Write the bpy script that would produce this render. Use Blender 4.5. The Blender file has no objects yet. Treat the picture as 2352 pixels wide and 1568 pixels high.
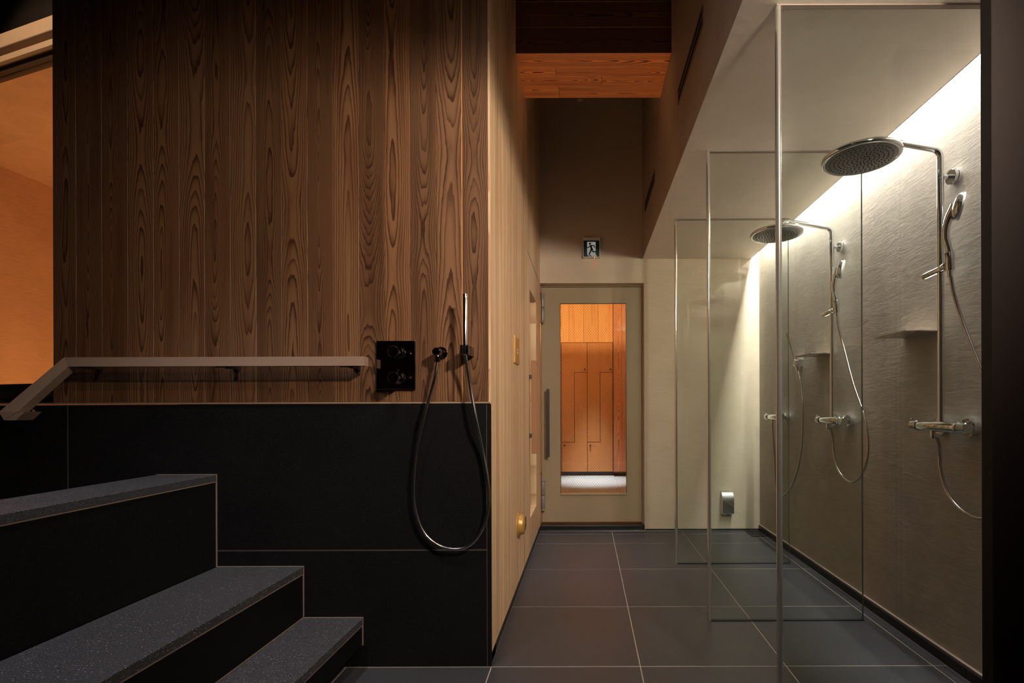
import bpy, bmesh, math, random
from mathutils import Vector, Matrix
random.seed(7)
PI = math.pi
S = bpy.context.scene
COL = S.collection
# ------------------------------------------------------------------ camera
cd = bpy.data.cameras.new('camera'); cam = bpy.data.objects.new('camera', cd); COL.objects.link(cam)
cd.sensor_width = 36.0; cd.lens = 1130/2352*36
cd.shift_x = -(1345-1176)/2352; cd.shift_y = (933-784)/2352
cd.clip_start = 0.02
cam.location = (0, 0, 1.06); cam.rotation_euler = (PI/2, 0.003, 0)
S.camera = cam
# ------------------------------------------------------------------ world, exposure, lights
w = bpy.data.worlds.new('world'); S.world = w; w.use_nodes = True
w.node_tree.nodes['Background'].inputs[0].default_value = (1.0, .82, .66, 1)
w.node_tree.nodes['Background'].inputs[1].default_value = 0.012
S.view_settings.view_transform = 'Standard'; S.view_settings.look = 'None'
S.view_settings.gamma = 1.0; S.view_settings.use_curve_mapping = False
S.view_settings.exposure = 0.28
try:
    S.cycles.max_bounces = 14; S.cycles.transparent_max_bounces = 24; S.cycles.diffuse_bounces = 9
    S.cycles.sample_clamp_indirect = 8.0
except Exception: pass

def area(name, loc, size, energy, color, direction=(0, 0, -1), spread=180):
    l = bpy.data.lights.new(name, 'AREA'); l.shape = 'RECTANGLE'; l.size, l.size_y = size
    l.energy = energy; l.color = color; l.spread = math.radians(spread)
    o = bpy.data.objects.new(name, l); COL.objects.link(o); o.location = loc
    o.rotation_euler = Vector(direction).to_track_quat('-Z', 'Y').to_euler(); return o
def spot(name, loc, aim, energy, color, angle, blend=.6, radius=.03):
    l = bpy.data.lights.new(name, 'SPOT'); l.energy = energy; l.color = color
    l.spot_size = math.radians(angle); l.spot_blend = blend; l.shadow_soft_size = radius
    o = bpy.data.objects.new(name, l); COL.objects.link(o); o.location = loc
    o.rotation_euler = (Vector(aim)-Vector(loc)).to_track_quat('-Z', 'Y').to_euler(); return o
WHITE = (1.0, .925, .865); WARM = (1.0, .62, .34); HOT = (1.0, .42, .14)
# LED line in the slot between shower ceiling and shower wall
led = area('cove_light', (1.440, 2.73, 2.475), (0.03, 2.64), 86, WHITE)
# room downlights and added spots (out of frame, on the camera's side)
spot('downlight_bay', (.95, .25, 2.30), (-.36, 3.3, 1.25), 300, (1.0, .83, .66), 96, .95, .10)
spot('downlight_steps', (-1.2, .75, 3.3), (-1.35, 1.15, .3), 115, (.95, .94, 1.0), 60, .8, .06)
spot('downlight_hall', (.1, .3, 3.6), (.1, 2.6, 0), 60, (1.0, .88, .80), 70, 1, .06)
spot('cedar_wall_fill', (.45, -.4, 3.6), (-.9, 2.0, 1.0), 58, (1.0, .72, .47), 66, 1, .08)  # added wash to even out the front cedar wall, not a known fixture
spot('beam_soffit_fill', (.05, 1.45, .05), (.05, 2.99, 3.05), 165, (1.0, .52, .22), 20, .5, .03)  # added spot near the floor to light the orange soffit, no known source
spot('downlight_entry', (0.02, 3.52, 3.7), (-.1, 3.55, 0), 120, (.92, .9, 1.0), 34, 1, .04)
# plaster room behind the left window, then an added spot on its header
area('window_room_light', (-3.0, 3.6, .5), (.6, .6), 28, (1.0, .46, .16), (.0, -.1, 1))
spot('window_header_fill', (-2.3, .9, 3.7), (-2.66, 2.38, 2.76), 200, (1.0, .72, .45), 22, .8, .04)  # added hall-side spot that brightens the window header
# locker room behind the glazed door
area('locker_cornice_light', (.1, 4.62, 2.335), (1.8, .03), 52, (1.0, .62, .26), (0, 1, .02))
spot('locker_downlight', (.1, 6.75, 2.7), (.1, 6.8, 0), 900, (.90, .97, 1.0), 32, 1, .06)
area('locker_room_fill', (.1, 5.6, 2.6), (1, .6), 9, (1.0, .55, .25), (0, .5, -1))  # added fill for the rest of the locker room

# ------------------------------------------------------------------ node helpers
def srgb(r, g, b):
    f = lambda c: (c/255/12.92) if c/255 <= .04045 else ((c/255+.055)/1.055)**2.4
    return (f(r), f(g), f(b), 1)
class NT:
    def __init__(s, name):
        s.m = bpy.data.materials.new(name); s.m.use_nodes = True; s.t = s.m.node_tree
        s.t.nodes.clear(); s.out = s.n('ShaderNodeOutputMaterial')
    def n(s, typ, **kw):
        o = s.t.nodes.new(typ)
        for k, v in kw.items(): setattr(o, k, v)
        return o
    def l(s, a, b): s.t.links.new(a, b)
    def set(s, sock, v):
        if isinstance(v, bpy.types.NodeSocket): s.l(v, sock)
        else: sock.default_value = v
    def math(s, op, a, b=None, c=None, clamp=False):
        o = s.n('ShaderNodeMath', operation=op, use_clamp=clamp); s.set(o.inputs[0], a)
        if b is not None: s.set(o.inputs[1], b)
        if c is not None: s.set(o.inputs[2], c)
        return o.outputs[0]
    def xyz(s, x, y, z):
        o = s.n('ShaderNodeCombineXYZ')
        for i, v in enumerate((x, y, z)): s.set(o.inputs[i], v)
        return o.outputs[0]
    def noise(s, vec, scale=1, detail=2, rough=.5, dist=0):
        o = s.n('ShaderNodeTexNoise'); s.set(o.inputs['Vector'], vec)
        o.inputs['Scale'].default_value = scale; o.inputs['Detail'].default_value = detail
        o.inputs['Roughness'].default_value = rough; o.inputs['Distortion'].default_value = dist
        return o.outputs['Fac']
    def mix(s, f, a, b, typ='MIX'):
        o = s.n('ShaderNodeMix', data_type='RGBA', blend_type=typ); s.set(o.inputs[0], f)
        s.set(o.inputs[6], a); s.set(o.inputs[7], b); return o.outputs[2]
    def ramp(s, f, a, b):
        o = s.n('ShaderNodeMapRange', interpolation_type='SMOOTHSTEP'); s.set(o.inputs[0], f)
        o.inputs[1].default_value = a; o.inputs[2].default_value = b; return o.outputs[0]
    def bsdf(s, color, rough=.5, metal=0, spec=.5, bump=None, bstr=.2, bdist=.002, coat=0):
        p = s.n('ShaderNodeBsdfPrincipled'); s.set(p.inputs['Base Color'], color)
        s.set(p.inputs['Roughness'], rough); p.inputs['Metallic'].default_value = metal
        p.inputs['Specular IOR Level'].default_value = spec
        p.inputs['Coat Weight'].default_value = coat
        if bump is not None:
            b = s.n('ShaderNodeBump'); b.inputs['Strength'].default_value = bstr
            b.inputs['Distance'].default_value = bdist; s.l(bump, b.inputs['Height'])
            s.l(b.outputs[0], p.inputs['Normal'])
        s.l(p.outputs[0], s.out.inputs[0]); return p

def plain(name, color, rough=.5, metal=0, spec=.5, var=.06, scale=30, bstr=.05):
    t = NT(name); tc = t.n('ShaderNodeTexCoord').outputs['Object']
    n = t.noise(tc, scale, 3)
    c2 = tuple(c*(1-var*2) for c in color[:3])+(1,)
    t.bsdf(t.mix(n, c2, color), rough, metal, spec, n, bstr, .001); return t.m

def wood(name, light, mid, dark, spacing=.0055, contrast=.75, cath=.06, offs=.0, wob=.007, rough=.5,
         red=(.10, .035, .015, 1), redamt=.35, tone=.35, grey=None, spec=.35, zs=1.0):
    """flat sawn board: rings cut by a plane, local x across, z along the board"""
    t = NT(name); tc = t.n('ShaderNodeTexCoord').outputs['Object']
    sp = t.n('ShaderNodeSeparateXYZ'); t.l(tc, sp.inputs[0]); x, y, z = sp.outputs
    rnd = t.n('ShaderNodeObjectInfo').outputs['Random']
    r2 = t.math('FRACT', t.math('MULTIPLY', rnd, 17.31)); r3 = t.math('FRACT', t.math('MULTIPLY', rnd, 91.7))
    seed = t.math('MULTIPLY', rnd, 137.0)
    n1 = t.noise(t.xyz(seed, 0.0, t.math('MULTIPLY', z, zs)), 1, 2.2, .5)
    n2 = t.noise(t.xyz(seed, 9.0, t.math('MULTIPLY', z, .9)), 1, 1)
    v = t.math('MULTIPLY_ADD', t.math('SUBTRACT', n1, .5), cath*3.6, cath*.42)
    u = t.math('SUBTRACT', x, t.math('MULTIPLY', t.math('SUBTRACT', r2, .5), .045))
    u = t.math('SUBTRACT', u, t.math('MULTIPLY', t.math('SUBTRACT', n2, .5), .03))
    u = t.math('ADD', u, offs)
    r = t.math('SQRT', t.math('ADD', t.math('MULTIPLY', t.math('MULTIPLY', u, u), 1.7), t.math('MULTIPLY', v, v)))
    wv = t.xyz(t.math('MULTIPLY', x, 24.0), seed, t.math('MULTIPLY', z, 3.2))
    wn = t.noise(wv, 1, 3, .55)
    wn2 = t.noise(t.xyz(t.math('MULTIPLY', x, 60.0), seed, t.math('MULTIPLY', z, 14.0)), 1, 2)
    r = t.math('ADD', r, t.math('MULTIPLY', t.math('SUBTRACT', wn, .5), wob))
    r = t.math('ADD', r, t.math('MULTIPLY', t.math('SUBTRACT', wn2, .5), wob*.25))
    sc = t.math('MULTIPLY_ADD', r3, .7, .7)
    q = t.math('DIVIDE', r, t.math('MULTIPLY', sc, spacing))
    fr = t.math('FRACT', q); rid = t.math('FLOOR', q)
    rn = t.noise(t.xyz(rid, seed, 0.0), 1.7, 0)
    ring = t.math('POWER', fr, 3.2)
    ring = t.math('MULTIPLY', ring, t.ramp(fr, 1.0, .93))
    ring = t.math('MULTIPLY', ring, t.math('MULTIPLY_ADD', rn, 1.6, .35))
    ring = t.math('MULTIPLY', ring, contrast*1.5, clamp=True)
    fib = t.noise(t.xyz(t.math('MULTIPLY', x, 420.0), y, t.math('MULTIPLY', z, 9.0)), 1, 2)
    base = t.mix(t.math('MULTIPLY', fib, .8), light, mid)
    g = grey or mid
    base = t.mix(t.math('MULTIPLY', r2, tone), base, g)
    hz = t.noise(t.xyz(t.math('MULTIPLY', x, 22.0), seed, t.math('MULTIPLY', z, 1.3)), 1, 2)
    heart = t.math('MULTIPLY', t.ramp(hz, .5, .72), redamt)
    base = t.mix(heart, base, red)
    bri = t.math('MULTIPLY_ADD', r3, tone, 1-tone*.6)
    col = t.mix(ring, base, dark)
    vm = t.n('ShaderNodeVectorMath', operation='SCALE'); t.l(col, vm.inputs[0]); t.l(bri, vm.inputs[3])
    t.bsdf(vm.outputs[0], rough, 0, spec, t.math('SUBTRACT', fib, ring), .12, .0006); return t.m

def plaster(name, a, b, bstr=.22, rough=.6, ang=(.6, .6, .6)):
    t = NT(name); tc = t.n('ShaderNodeTexCoord').outputs['Object']
    mp = t.n('ShaderNodeMapping'); t.l(tc, mp.inputs[0])
    mp.inputs['Rotation'].default_value = ang; mp.inputs['Scale'].default_value = (1, 1, 4.5)
    big = t.noise(tc, 2.3, 4, .6); st = t.noise(mp.outputs[0], 7, 7, .66, 1.6)
    mp2 = t.n('ShaderNodeMapping'); t.l(tc, mp2.inputs[0])
    mp2.inputs['Rotation'].default_value = (-.5, 1.1, .2); mp2.inputs['Scale'].default_value = (3, 3, 30)
    st2 = t.noise(mp2.outputs[0], 3, 4, .6, .8)
    fine = t.noise(tc, 170, 3)
    h = t.math('ADD', t.math('MULTIPLY', st, 1.0), t.math('MULTIPLY', st2, .28))
    h = t.math('ADD', h, t.math('MULTIPLY', fine, .05))
    c = t.mix(t.ramp(t.math('ADD', t.math('MULTIPLY', big, .6), t.math('MULTIPLY', st, .4)), .32, .68), a, b)
    t.bsdf(c, rough, 0, .4, h, bstr, .012); return t.m

def stone(name, a, b, speck, rough=.42, spec=.5, amt=.5):
    t = NT(name); tc = t.n('ShaderNodeTexCoord').outputs['Object']
    n = t.noise(tc, 3, 4, .6); f = t.noise(tc, 420, 2)
    vo = t.n('ShaderNodeTexVoronoi'); t.l(tc, vo.inputs['Vector']); vo.inputs['Scale'].default_value = 170
    sr = t.n('ShaderNodeSeparateColor'); t.l(vo.outputs['Color'], sr.inputs[0])
    dot = t.math('MULTIPLY', t.math('LESS_THAN', vo.outputs['Distance'], .22), t.ramp(sr.outputs[0], .72, .98))
    c = t.mix(n, a, b); c = t.mix(t.math('MULTIPLY', t.ramp(f, .5, .75), amt), c, speck)
    c = t.mix(t.math('MULTIPLY', dot, amt*1.3, clamp=True), c, tuple(min(1, q*1.8) for q in speck[:3])+(1,))
    rg = t.math('MULTIPLY_ADD', n, .2, rough-.1)
    t.bsdf(c, rg, 0, spec, f, .12, .0006); return t.m

def glass(name, tint, wire=False, refl=1.0):
    t = NT(name); geo = t.n('ShaderNodeNewGeometry')
    fr = t.n('ShaderNodeFresnel'); t.l(t.math('MULTIPLY_ADD', geo.outputs['Backfacing'], (1/1.6-1.6), 1.6), fr.inputs[0])
    tr = t.n('ShaderNodeBsdfTransparent'); tr.inputs[0].default_value = tint
    gl = t.n('ShaderNodeBsdfGlossy'); gl.inputs['Roughness'].default_value = .0
    gl.inputs['Color'].default_value = (refl, refl, refl, 1)
    mx = t.n('ShaderNodeMixShader'); t.l(fr.outputs[0], mx.inputs[0]); t.l(tr.outputs[0], mx.inputs[1]); t.l(gl.outputs[0], mx.inputs[2])
    res = mx.outputs[0]
    if wire:
        tc = t.n('ShaderNodeTexCoord').outputs['Object']; sp = t.n('ShaderNodeSeparateXYZ'); t.l(tc, sp.inputs[0])
        def ln(sg):
            q = t.math('ADD', t.math('MULTIPLY', sp.outputs[0], 46.0), t.math('MULTIPLY', sp.outputs[2], sg*38.0))
            return t.math('LESS_THAN', t.math('ABSOLUTE', t.math('SUBTRACT', t.math('FRACT', q), .5)), .055)
        f = t.math('MULTIPLY', t.math('MAXIMUM', ln(1), ln(-1)), .28)
        df = t.n('ShaderNodeBsdfDiffuse'); df.inputs[0].default_value = (.16, .10, .06, 1)
        m2 = t.n('ShaderNodeMixShader'); t.l(f, m2.inputs[0]); t.l(res, m2.inputs[1]); t.l(df.outputs[0], m2.inputs[2]); res = m2.outputs[0]
    t.l(res, t.out.inputs[0]); return t.m

def emis(name, col, st):
    t = NT(name); e = t.n('ShaderNodeEmission'); e.inputs[0].default_value = col; e.inputs[1].default_value = st
    t.l(e.outputs[0], t.out.inputs[0]); return t.m

M = {}
M['cedar'] = wood('brown_cedar', (.262, .130, .060, 1), (.20, .095, .042, 1), (.065, .024, .010, 1), red=(.12, .045, .022, 1),
                  grey=(.165, .095, .058, 1), tone=.5, redamt=.6, contrast=.85, spacing=.0080, wob=.014, zs=.62, cath=.085)
M['pale'] = wood('pale_cedar', (.80, .60, .375, 1), (.72, .50, .29, 1), (.46, .22, .11, 1), spacing=.0042, contrast=.55, cath=.012,
                 offs=.16, wob=.005, red=(.46, .22, .12, 1), redamt=.5, tone=.24)
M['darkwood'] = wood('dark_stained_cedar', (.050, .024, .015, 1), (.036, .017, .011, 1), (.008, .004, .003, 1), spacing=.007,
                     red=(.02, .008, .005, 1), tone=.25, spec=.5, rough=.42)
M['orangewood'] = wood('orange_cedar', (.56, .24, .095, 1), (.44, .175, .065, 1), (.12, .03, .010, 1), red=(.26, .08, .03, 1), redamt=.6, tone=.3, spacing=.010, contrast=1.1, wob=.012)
M['locker'] = wood('locker_veneer', (.52, .24, .085, 1), (.46, .20, .07, 1), (.34, .125, .04, 1), spacing=.006, contrast=.4, cath=.01, offs=.2,
                   wob=.004, red=(.4, .15, .05, 1), redamt=.25, tone=.1)
M['honey'] = wood('honey_cedar', (.70, .42, .17, 1), (.62, .34, .12, 1), (.40, .14, .04, 1), spacing=.012, red=(.5, .17, .05, 1), redamt=.5, tone=.2, contrast=.7)
M['redwood'] = wood('red_cedar', (.58, .26, .12, 1), (.48, .20, .09, 1), (.16, .04, .018, 1), spacing=.012, red=(.22, .06, .025, 1), tone=.2)
M['backing'] = plain('joint_cedar', (.72, .33, .12, 1), .6)
M['joint'] = plain('pale_joint_cedar', (.40, .20, .10, 1), .6)
M['plaster'] = plaster('beige_plaster', (.31, .265, .215, 1), (.43, .375, .31, 1), .12, .6, (.75, .1, .1))
M['plaster_ceiling_lit'] = plaster('ceiling_plaster_lit', (.72, .655, .57, 1), (.80, .735, .65, 1), .10)  # same plaster as the shower wall, albedo raised to stand in for bounce light
M['plaster_hall'] = plaster('hall_plaster', (.34, .255, .195, 1), (.42, .33, .26, 1), .2)
M['plaster_back_lit'] = plaster('end_wall_plaster_lit', (.66, .555, .43, 1), (.74, .63, .50, 1), .10)  # lightened copy of the shower wall plaster, missing bounce light put in colour
M['plaster_orange'] = plaster('clay_plaster', (.55, .34, .20, 1), (.66, .42, .26, 1), .3, .8)
M['stone'] = stone('black_granite', (.0035, .0035, .0038, 1), (.006, .006, .0065, 1), (.022, .022, .024, 1), .6, .15)
M['step'] = stone('flamed_granite', (.028, .028, .032, 1), (.042, .042, .047, 1), (.30, .30, .33, 1), .5, .45, .7)
M['tile'] = stone('grey_basalt', (.036, .0365, .042, 1), (.050, .0505, .058, 1), (.16, .15, .155, 1), .40, .5, .35)
M['blackstone'] = stone('black_skirting', (.008, .008, .009, 1), (.012, .012, .013, 1), (.03, .03, .03, 1), .35, .4)
M['grout_wall'] = plain('grey_wall_grout', (.062, .054, .048, 1), .8)
M['blackwood'] = plain('black_stained_boards', (.010, .006, .005, 1), .55, 0, .3, .3, 9)
M['grout'] = plain('beige_grout', (.40, .35, .30, 1), .8)
M['grout_dark'] = plain('brown_grout', (.26, .20, .165, 1), .8)
M['chrome'] = plain('chrome', (.82, .85, .89, 1), .07, 1, .5, .01, 5, 0)
M['satin'] = plain('satin_steel', (.62, .62, .62, 1), .28, 1, .5, .02, 20, 0)
M['black_chrome'] = plain('black_chrome', (.24, .23, .22, 1), .08, 1, .5, .02, 8, 0)
M['hose'] = plain('metal_hose', (.60, .58, .56, 1), .22, 1, .5, .04, 300, .3)
M['whiteplastic'] = plain('white_plastic', (.78, .78, .76, 1), .35)
M['greyplastic'] = plain('grey_spray_face', (.20, .205, .20, 1), .35)
M['rubber'] = plain('dark_rubber', (.02, .02, .02, 1), .6)
M['olive'] = plain('olive_paint', (.42, .335, .215, 1), .5, 0, .4, .03, 3, .02)
M['grey_paint'] = plain('grey_hinge', (.34, .31, .30, 1), .4, .3)
M['dark_steel'] = plain('dark_steel', (.085, .07, .062, 1), .4, .4)
M['brass'] = plain('matt_brass', (.62, .36, .11, 1), .38, .35)
M['rail'] = plain('brown_rail', (.34, .235, .175, 1), .38, 0, .5, .05, 60, .05)
M['rail_frame'] = plain('brown_frame', (.36, .25, .17, 1), .5)
M['darktrim'] = plain('dark_trim', (.03, .02, .016, 1), .5)
M['partition'] = plain('dark_partition', (.012, .007, .006, 1), .6, 0, .3, .1, 12)
M['black'] = plain('black_void', (.004, .004, .004, 1), .9, 0, .1)
M['glass'] = glass('clear_glass', (.945, .972, .955, 1))
M['glass_edge'] = plain('green_glass_edge', (.10, .14, .12, 1), .12, 0, .8)
M['wired'] = glass('wired_glass', (.97, .98, .97, 1), True)
M['winglass'] = glass('window_glass', (.97, .985, .975, 1))
M['green'] = plain('sign_green', (.003, .060, .040, 1), .4)
M['signwhite'] = emis('sign_face', (.55, .50, .45, 1), .38)
M['led'] = emis('led_strip', (1, .93, .85, 1), 4)
M['redled'] = emis('red_led', (1, .12, .05, 1), 6)
M['roomtile'] = stone('locker_floor', (.20, .20, .20, 1), (.26, .26, .26, 1), (.4, .4, .4, 1), .5)

# ------------------------------------------------------------------ mesh helpers
def new_bm(): return bmesh.new()
def bx(bm, x0, x1, y0, y1, z0, z1, bev=0, seg=1):
    r = bmesh.ops.create_cube(bm, size=1)
    vs = r['verts']
    for v in vs:
        v.co = Vector(((x0+x1)/2+v.co.x*(x1-x0), (y0+y1)/2+v.co.y*(y1-y0), (z0+z1)/2+v.co.z*(z1-z0)))
    if bev > 0:
        es = list({e for v in vs for e in v.link_edges})
        bmesh.ops.bevel(bm, geom=es, offset=bev, segments=seg, affect='EDGES', profile=.5)
    return bm
def frame_axes(d):
    d = Vector(d).normalized(); a = Vector((0, 0, 1)) if abs(d.z) < .9 else Vector((1, 0, 0))
    u = d.cross(a).normalized(); v = d.cross(u).normalized(); return d, u, v
def cyl(bm, p0, p1, r0, r1=None, seg=24, bev=0):
    """capped cylinder / cone with a soft rim"""
    p0 = Vector(p0); p1 = Vector(p1); r1 = r0 if r1 is None else r1
    d, u, v = frame_axes(p1-p0); L = (p1-p0).length
    prof = [(0, r0), (L, r1)] if bev <= 0 else [(0, r0-bev), (bev*.3, r0-bev*.3), (bev, r0), (L-bev, r1), (L-bev*.3, r1-bev*.3), (L, r1-bev)]
    return lathe(bm, p0, d, prof, seg)
def lathe(bm, p0, d, prof, seg=32, cap=True):
    p0 = Vector(p0); d, u, v = frame_axes(d); rings = []
    for h, r in prof:
        if r <= 1e-6: rings.append([bm.verts.new(p0+d*h)]); continue
        rings.append([bm.verts.new(p0+d*h+(u*math.cos(2*PI*i/seg)+v*math.sin(2*PI*i/seg))*r) for i in range(seg)])
    for a, b in zip(rings, rings[1:]):
        for i in range(seg):
            j = (i+1) % seg
            if len(a) == 1 and len(b) == 1: continue
            if len(a) == 1: bm.faces.new((a[0], b[j], b[i]))
            elif len(b) == 1: bm.faces.new((a[i], a[j], b[0]))
            else: bm.faces.new((a[i], a[j], b[j], b[i]))
    if cap:
        for rg in (rings[0], rings[-1]):
            if len(rg) > 2: bm.faces.new(rg)
    return bm
def catmull(pts, n=10):
    pts = [Vector(p) for p in pts]; P = [pts[0]*2-pts[1]]+pts+[pts[-1]*2-pts[-2]]; out = []
    for i in range(1, len(P)-2):
        for k in range(n):
            t = k/n; a, b, c, d = P[i-1:i+3]
            out.append(.5*((2*b)+(c-a)*t+(2*a-5*b+4*c-d)*t*t+(3*b-a-3*c+d)*t**3))
    out.append(pts[-1]); return out
def tube(bm, pts, r, seg=12, cap=True):
    pts = [Vector(p) for p in pts]; n = len(pts)
    rs = r if isinstance(r, (list, tuple)) else [r]*n
    if len(rs) != n: rs = [rs[min(len(rs)-1, int(i*len(rs)/n))]*(1) for i in range(n)]
    T = [(pts[min(i+1, n-1)]-pts[max(i-1, 0)]).normalized() for i in range(n)]
    _, u, v = frame_axes(T[0]); prev = None
    for i in range(n):
        u = (u-T[i]*u.dot(T[i])).normalized(); v = T[i].cross(u)
        ring = [bm.verts.new(pts[i]+(u*math.cos(2*PI*k/seg)+v*math.sin(2*PI*k/seg))*rs[i]) for k in range(seg)]
        if prev:
            for k in range(seg): bm.faces.new((prev[k], prev[(k+1) % seg], ring[(k+1) % seg], ring[k]))
        elif cap: bm.faces.new(ring)
        prev = ring
    if cap: bm.faces.new(prev)
    return bm
def prism(bm, pts, axis, a, b):
    """extrude a 2D outline along axis ('x','y','z')"""
    def P(p, h):
        return {'x': (h, p[0], p[1]), 'y': (p[0], h, p[1]), 'z': (p[0], p[1], h)}[axis]
    A = [bm.verts.new(P(p, a)) for p in pts]; B = [bm.verts.new(P(p, b)) for p in pts]
    bm.faces.new(A); bm.faces.new(B[::-1])
    for i in range(len(pts)):
        j = (i+1) % len(pts); bm.faces.new((A[i], B[i], B[j], A[j]))
    return bm
def world_of(o):
    v = Vector((0, 0, 0))
    while o is not None: v += o.location; o = o.parent
    return v
def obj(name, bm, mat, parent=None, smooth=None, rot=False, loc=(0, 0, 0)):
    bmesh.ops.recalc_face_normals(bm, faces=bm.faces)
    if parent is not None and not rot: bm.transform(Matrix.Translation(-world_of(parent)))
    me = bpy.data.meshes.new(name); bm.to_mesh(me); bm.free()
    for m in (mat if isinstance(mat, (list, tuple)) else [mat]): me.materials.append(m)
    if smooth is not None:
        me.polygons.foreach_set('use_smooth', [True]*len(me.polygons))
        try: me.set_sharp_from_angle(angle=math.radians(smooth))
        except Exception: pass
    o = bpy.data.objects.new(name, me); COL.objects.link(o); o.parent = parent; o.location = loc if (parent is None or rot) else (0, 0, 0)
    return o
def tag(o, label=None, cat=None, group=None, kind=None):
    for k, v in (('label', label), ('category', cat), ('group', group), ('kind', kind)):
        if v: o[k] = v
    return o
def empty(name, loc, label=None, cat=None, group=None, kind=None, parent=None):
    o = bpy.data.objects.new(name, None); COL.objects.link(o); o.location = loc; o.empty_display_size = .05
    o.parent = parent; return tag(o, label, cat, group, kind)
def struct(name, bm, mat, label=None, **k):
    return tag(obj(name, bm, mat, **k), label, None, None, 'structure')
def copy_tree(o, parent=None):
    c = o.copy(); COL.objects.link(c); c.parent = parent
    for ch in list(o.children): copy_tree(ch, c)
    return c

_pm = {}
def plank(name, parent, mat, width, length, thick, loc, basis='front', bev=.0012):
    """board with local x across its width, z along its length, face towards local -y"""
    key = (round(width, 4), round(length, 4), round(thick, 4), mat.name, bev)
    if key not in _pm:
        bm = new_bm(); bx(bm, -width/2, width/2, 0, thick, 0, length, bev)
        bmesh.ops.recalc_face_normals(bm, faces=bm.faces)
        me = bpy.data.meshes.new(name); bm.to_mesh(me); bm.free(); me.materials.append(mat); _pm[key] = me
    o = bpy.data.objects.new(name, _pm[key]); COL.objects.link(o); o.parent = parent
    R = {'front': Matrix.Identity(3),
         'left': Matrix(((0, -1, 0), (1, 0, 0), (0, 0, 1))),          # faces +X
         'beam': Matrix(((0, 0, 1), (0, 1, 0), (-1, 0, 0))),          # along X, faces -Y
         'soffit': Matrix(((0, 0, 1), (1, 0, 0), (0, 1, 0)))}[basis]  # along X, faces -Z
    base = parent.matrix_basis.inverted() if parent else Matrix.Identity(4)
    o.matrix_basis = base @ (Matrix.Translation(Vector(loc)) @ R.to_4x4())
    return o

# ================================================================== SETTING
WF = 2.006; WL = -.387; WR = 1.485; WB = 4.20; CA = 2.32; XU = .49; TOP = 3.9; NEAR = -.8
# --- floor: grout bed, stone tiles as parts
bm = new_bm(); bx(bm, -3.4, 1.60, NEAR, WB+.02, -.08, -.0010)
floor = struct('floor', bm, M['grout'], 'dark grey stone tile floor with pale joints')
xj = [-2.18, -1.58, -.98, WL, .22, .815, 1.413, 1.470]
yj = [-.39, .209, .808, 1.407, WF, 2.605, 3.204, 3.803, 4.085, 4.195]
g = .0022
for i in range(len(xj)-1):
    for j in range(len(yj)-1):
        if xj[i] < WL-.01 and yj[j] > WF-.1: continue
        bm = new_bm(); dz = random.uniform(-.0004, .0004)
        x0 = xj[i]-.004 if (xj[i] == WL and yj[j] > WF-.01) else xj[i]+g
        bx(bm, x0, xj[i+1]-g, yj[j]+g, yj[j+1]-g, -.03, dz, .0008)
        obj('tile', bm, M['tile'], floor)
# --- front wall: backing, cedar planks, granite slabs
wf = struct('wall_front', bx(new_bm(), -2.169, WL-.013, WF+.0016, WF+.12, 1.078, TOP), M['backing'],
            'brown cedar plank wall above black stone wainscot')
xs = [123, 150, 177, 237, 296, 355, 414, 472, 531, 590, 649, 708, 768, 826, 885, 944, 1003, 1062, 1124.5]
X = [(p-1345)*WF/1130 for p in xs]
xl = [X[0]]+X[2:]
for i in range(len(xl)-1):
    wd = xl[i+1]-xl[i]-.0016
    if i > 0: wd = .1030
    z0 = 1.081
    plank('plank', wf, M['cedar'], wd, TOP-z0, .0055, ((xl[i]+xl[i+1])/2, WF-random.uniform(.0012, .002), z0))
# stone bed and slabs
bed = obj('mortar_bed', bx(new_bm(), -3.4, WL-.004, WF+.0012, WF+.12, 0, 1.070), M['grout_wall'], wf)
def slab(x0, x1, z0, z1, parent=wf):
    return obj('stone_slab', bx(new_bm(), x0, x1, WF, WF+.014, z0, z1, .0012), M['stone'], parent)
slab(-2.110, -.405, .4790, 1.072); slab(-2.110, -.405, .002, .4740); slab(-3.4, -2.114, .002, 1.072)
slab(-.4025, WL, .002, 1.072)
obj('cap_strip', bx(new_bm(), -3.4, WL-.001, WF-.002, WF+.014, 1.073, 1.0805, .001), M['rail_frame'], wf)
# --- left corridor wall (pale cedar) with door opening Y 3.31..4.09, z..2.10
DY0, DY1, DZ = 3.31, 4.09, 2.10
bm = new_bm()
bx(bm, WL-.12, WL-.011, WF+.12, DY0, .05, TOP); bx(bm, WL-.12, WL-.011, DY0, DY1, DZ+.004, TOP); bx(bm, WL-.12, WL-.011, DY1, WB+.15, .05, TOP)
wl = struct('wall_left', bm, M['joint'], 'pale straight grained cedar wall of the corridor')
def lplank(y0, y1, z0, z1): plank('plank', wl, M['pale'], y1-y0-.0012, z1-z0, .012, (WL, (y0+y1)/2, z0), 'left')
ys = [WF+.0005+.1043*i for i in range(13)]; ys[-1] = DY0; ys[0] = WF+.001
for a, b in zip(ys, ys[1:]): lplank(a, b, .052, TOP)
for i in range(8):
    a = DY0+(DY1-DY0)/8*i; lplank(a, a+(DY1-DY0)/8, DZ+.006, TOP)
lplank(DY1, WB+.02, .052, TOP)
tag(obj('baseboard_left', bx(new_bm(), WL-.10, WL-.004, WF+.015, WB, 0, .048, .002), M['blackstone']), 'black stone strip under the pale cedar corridor wall', kind='structure')
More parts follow.
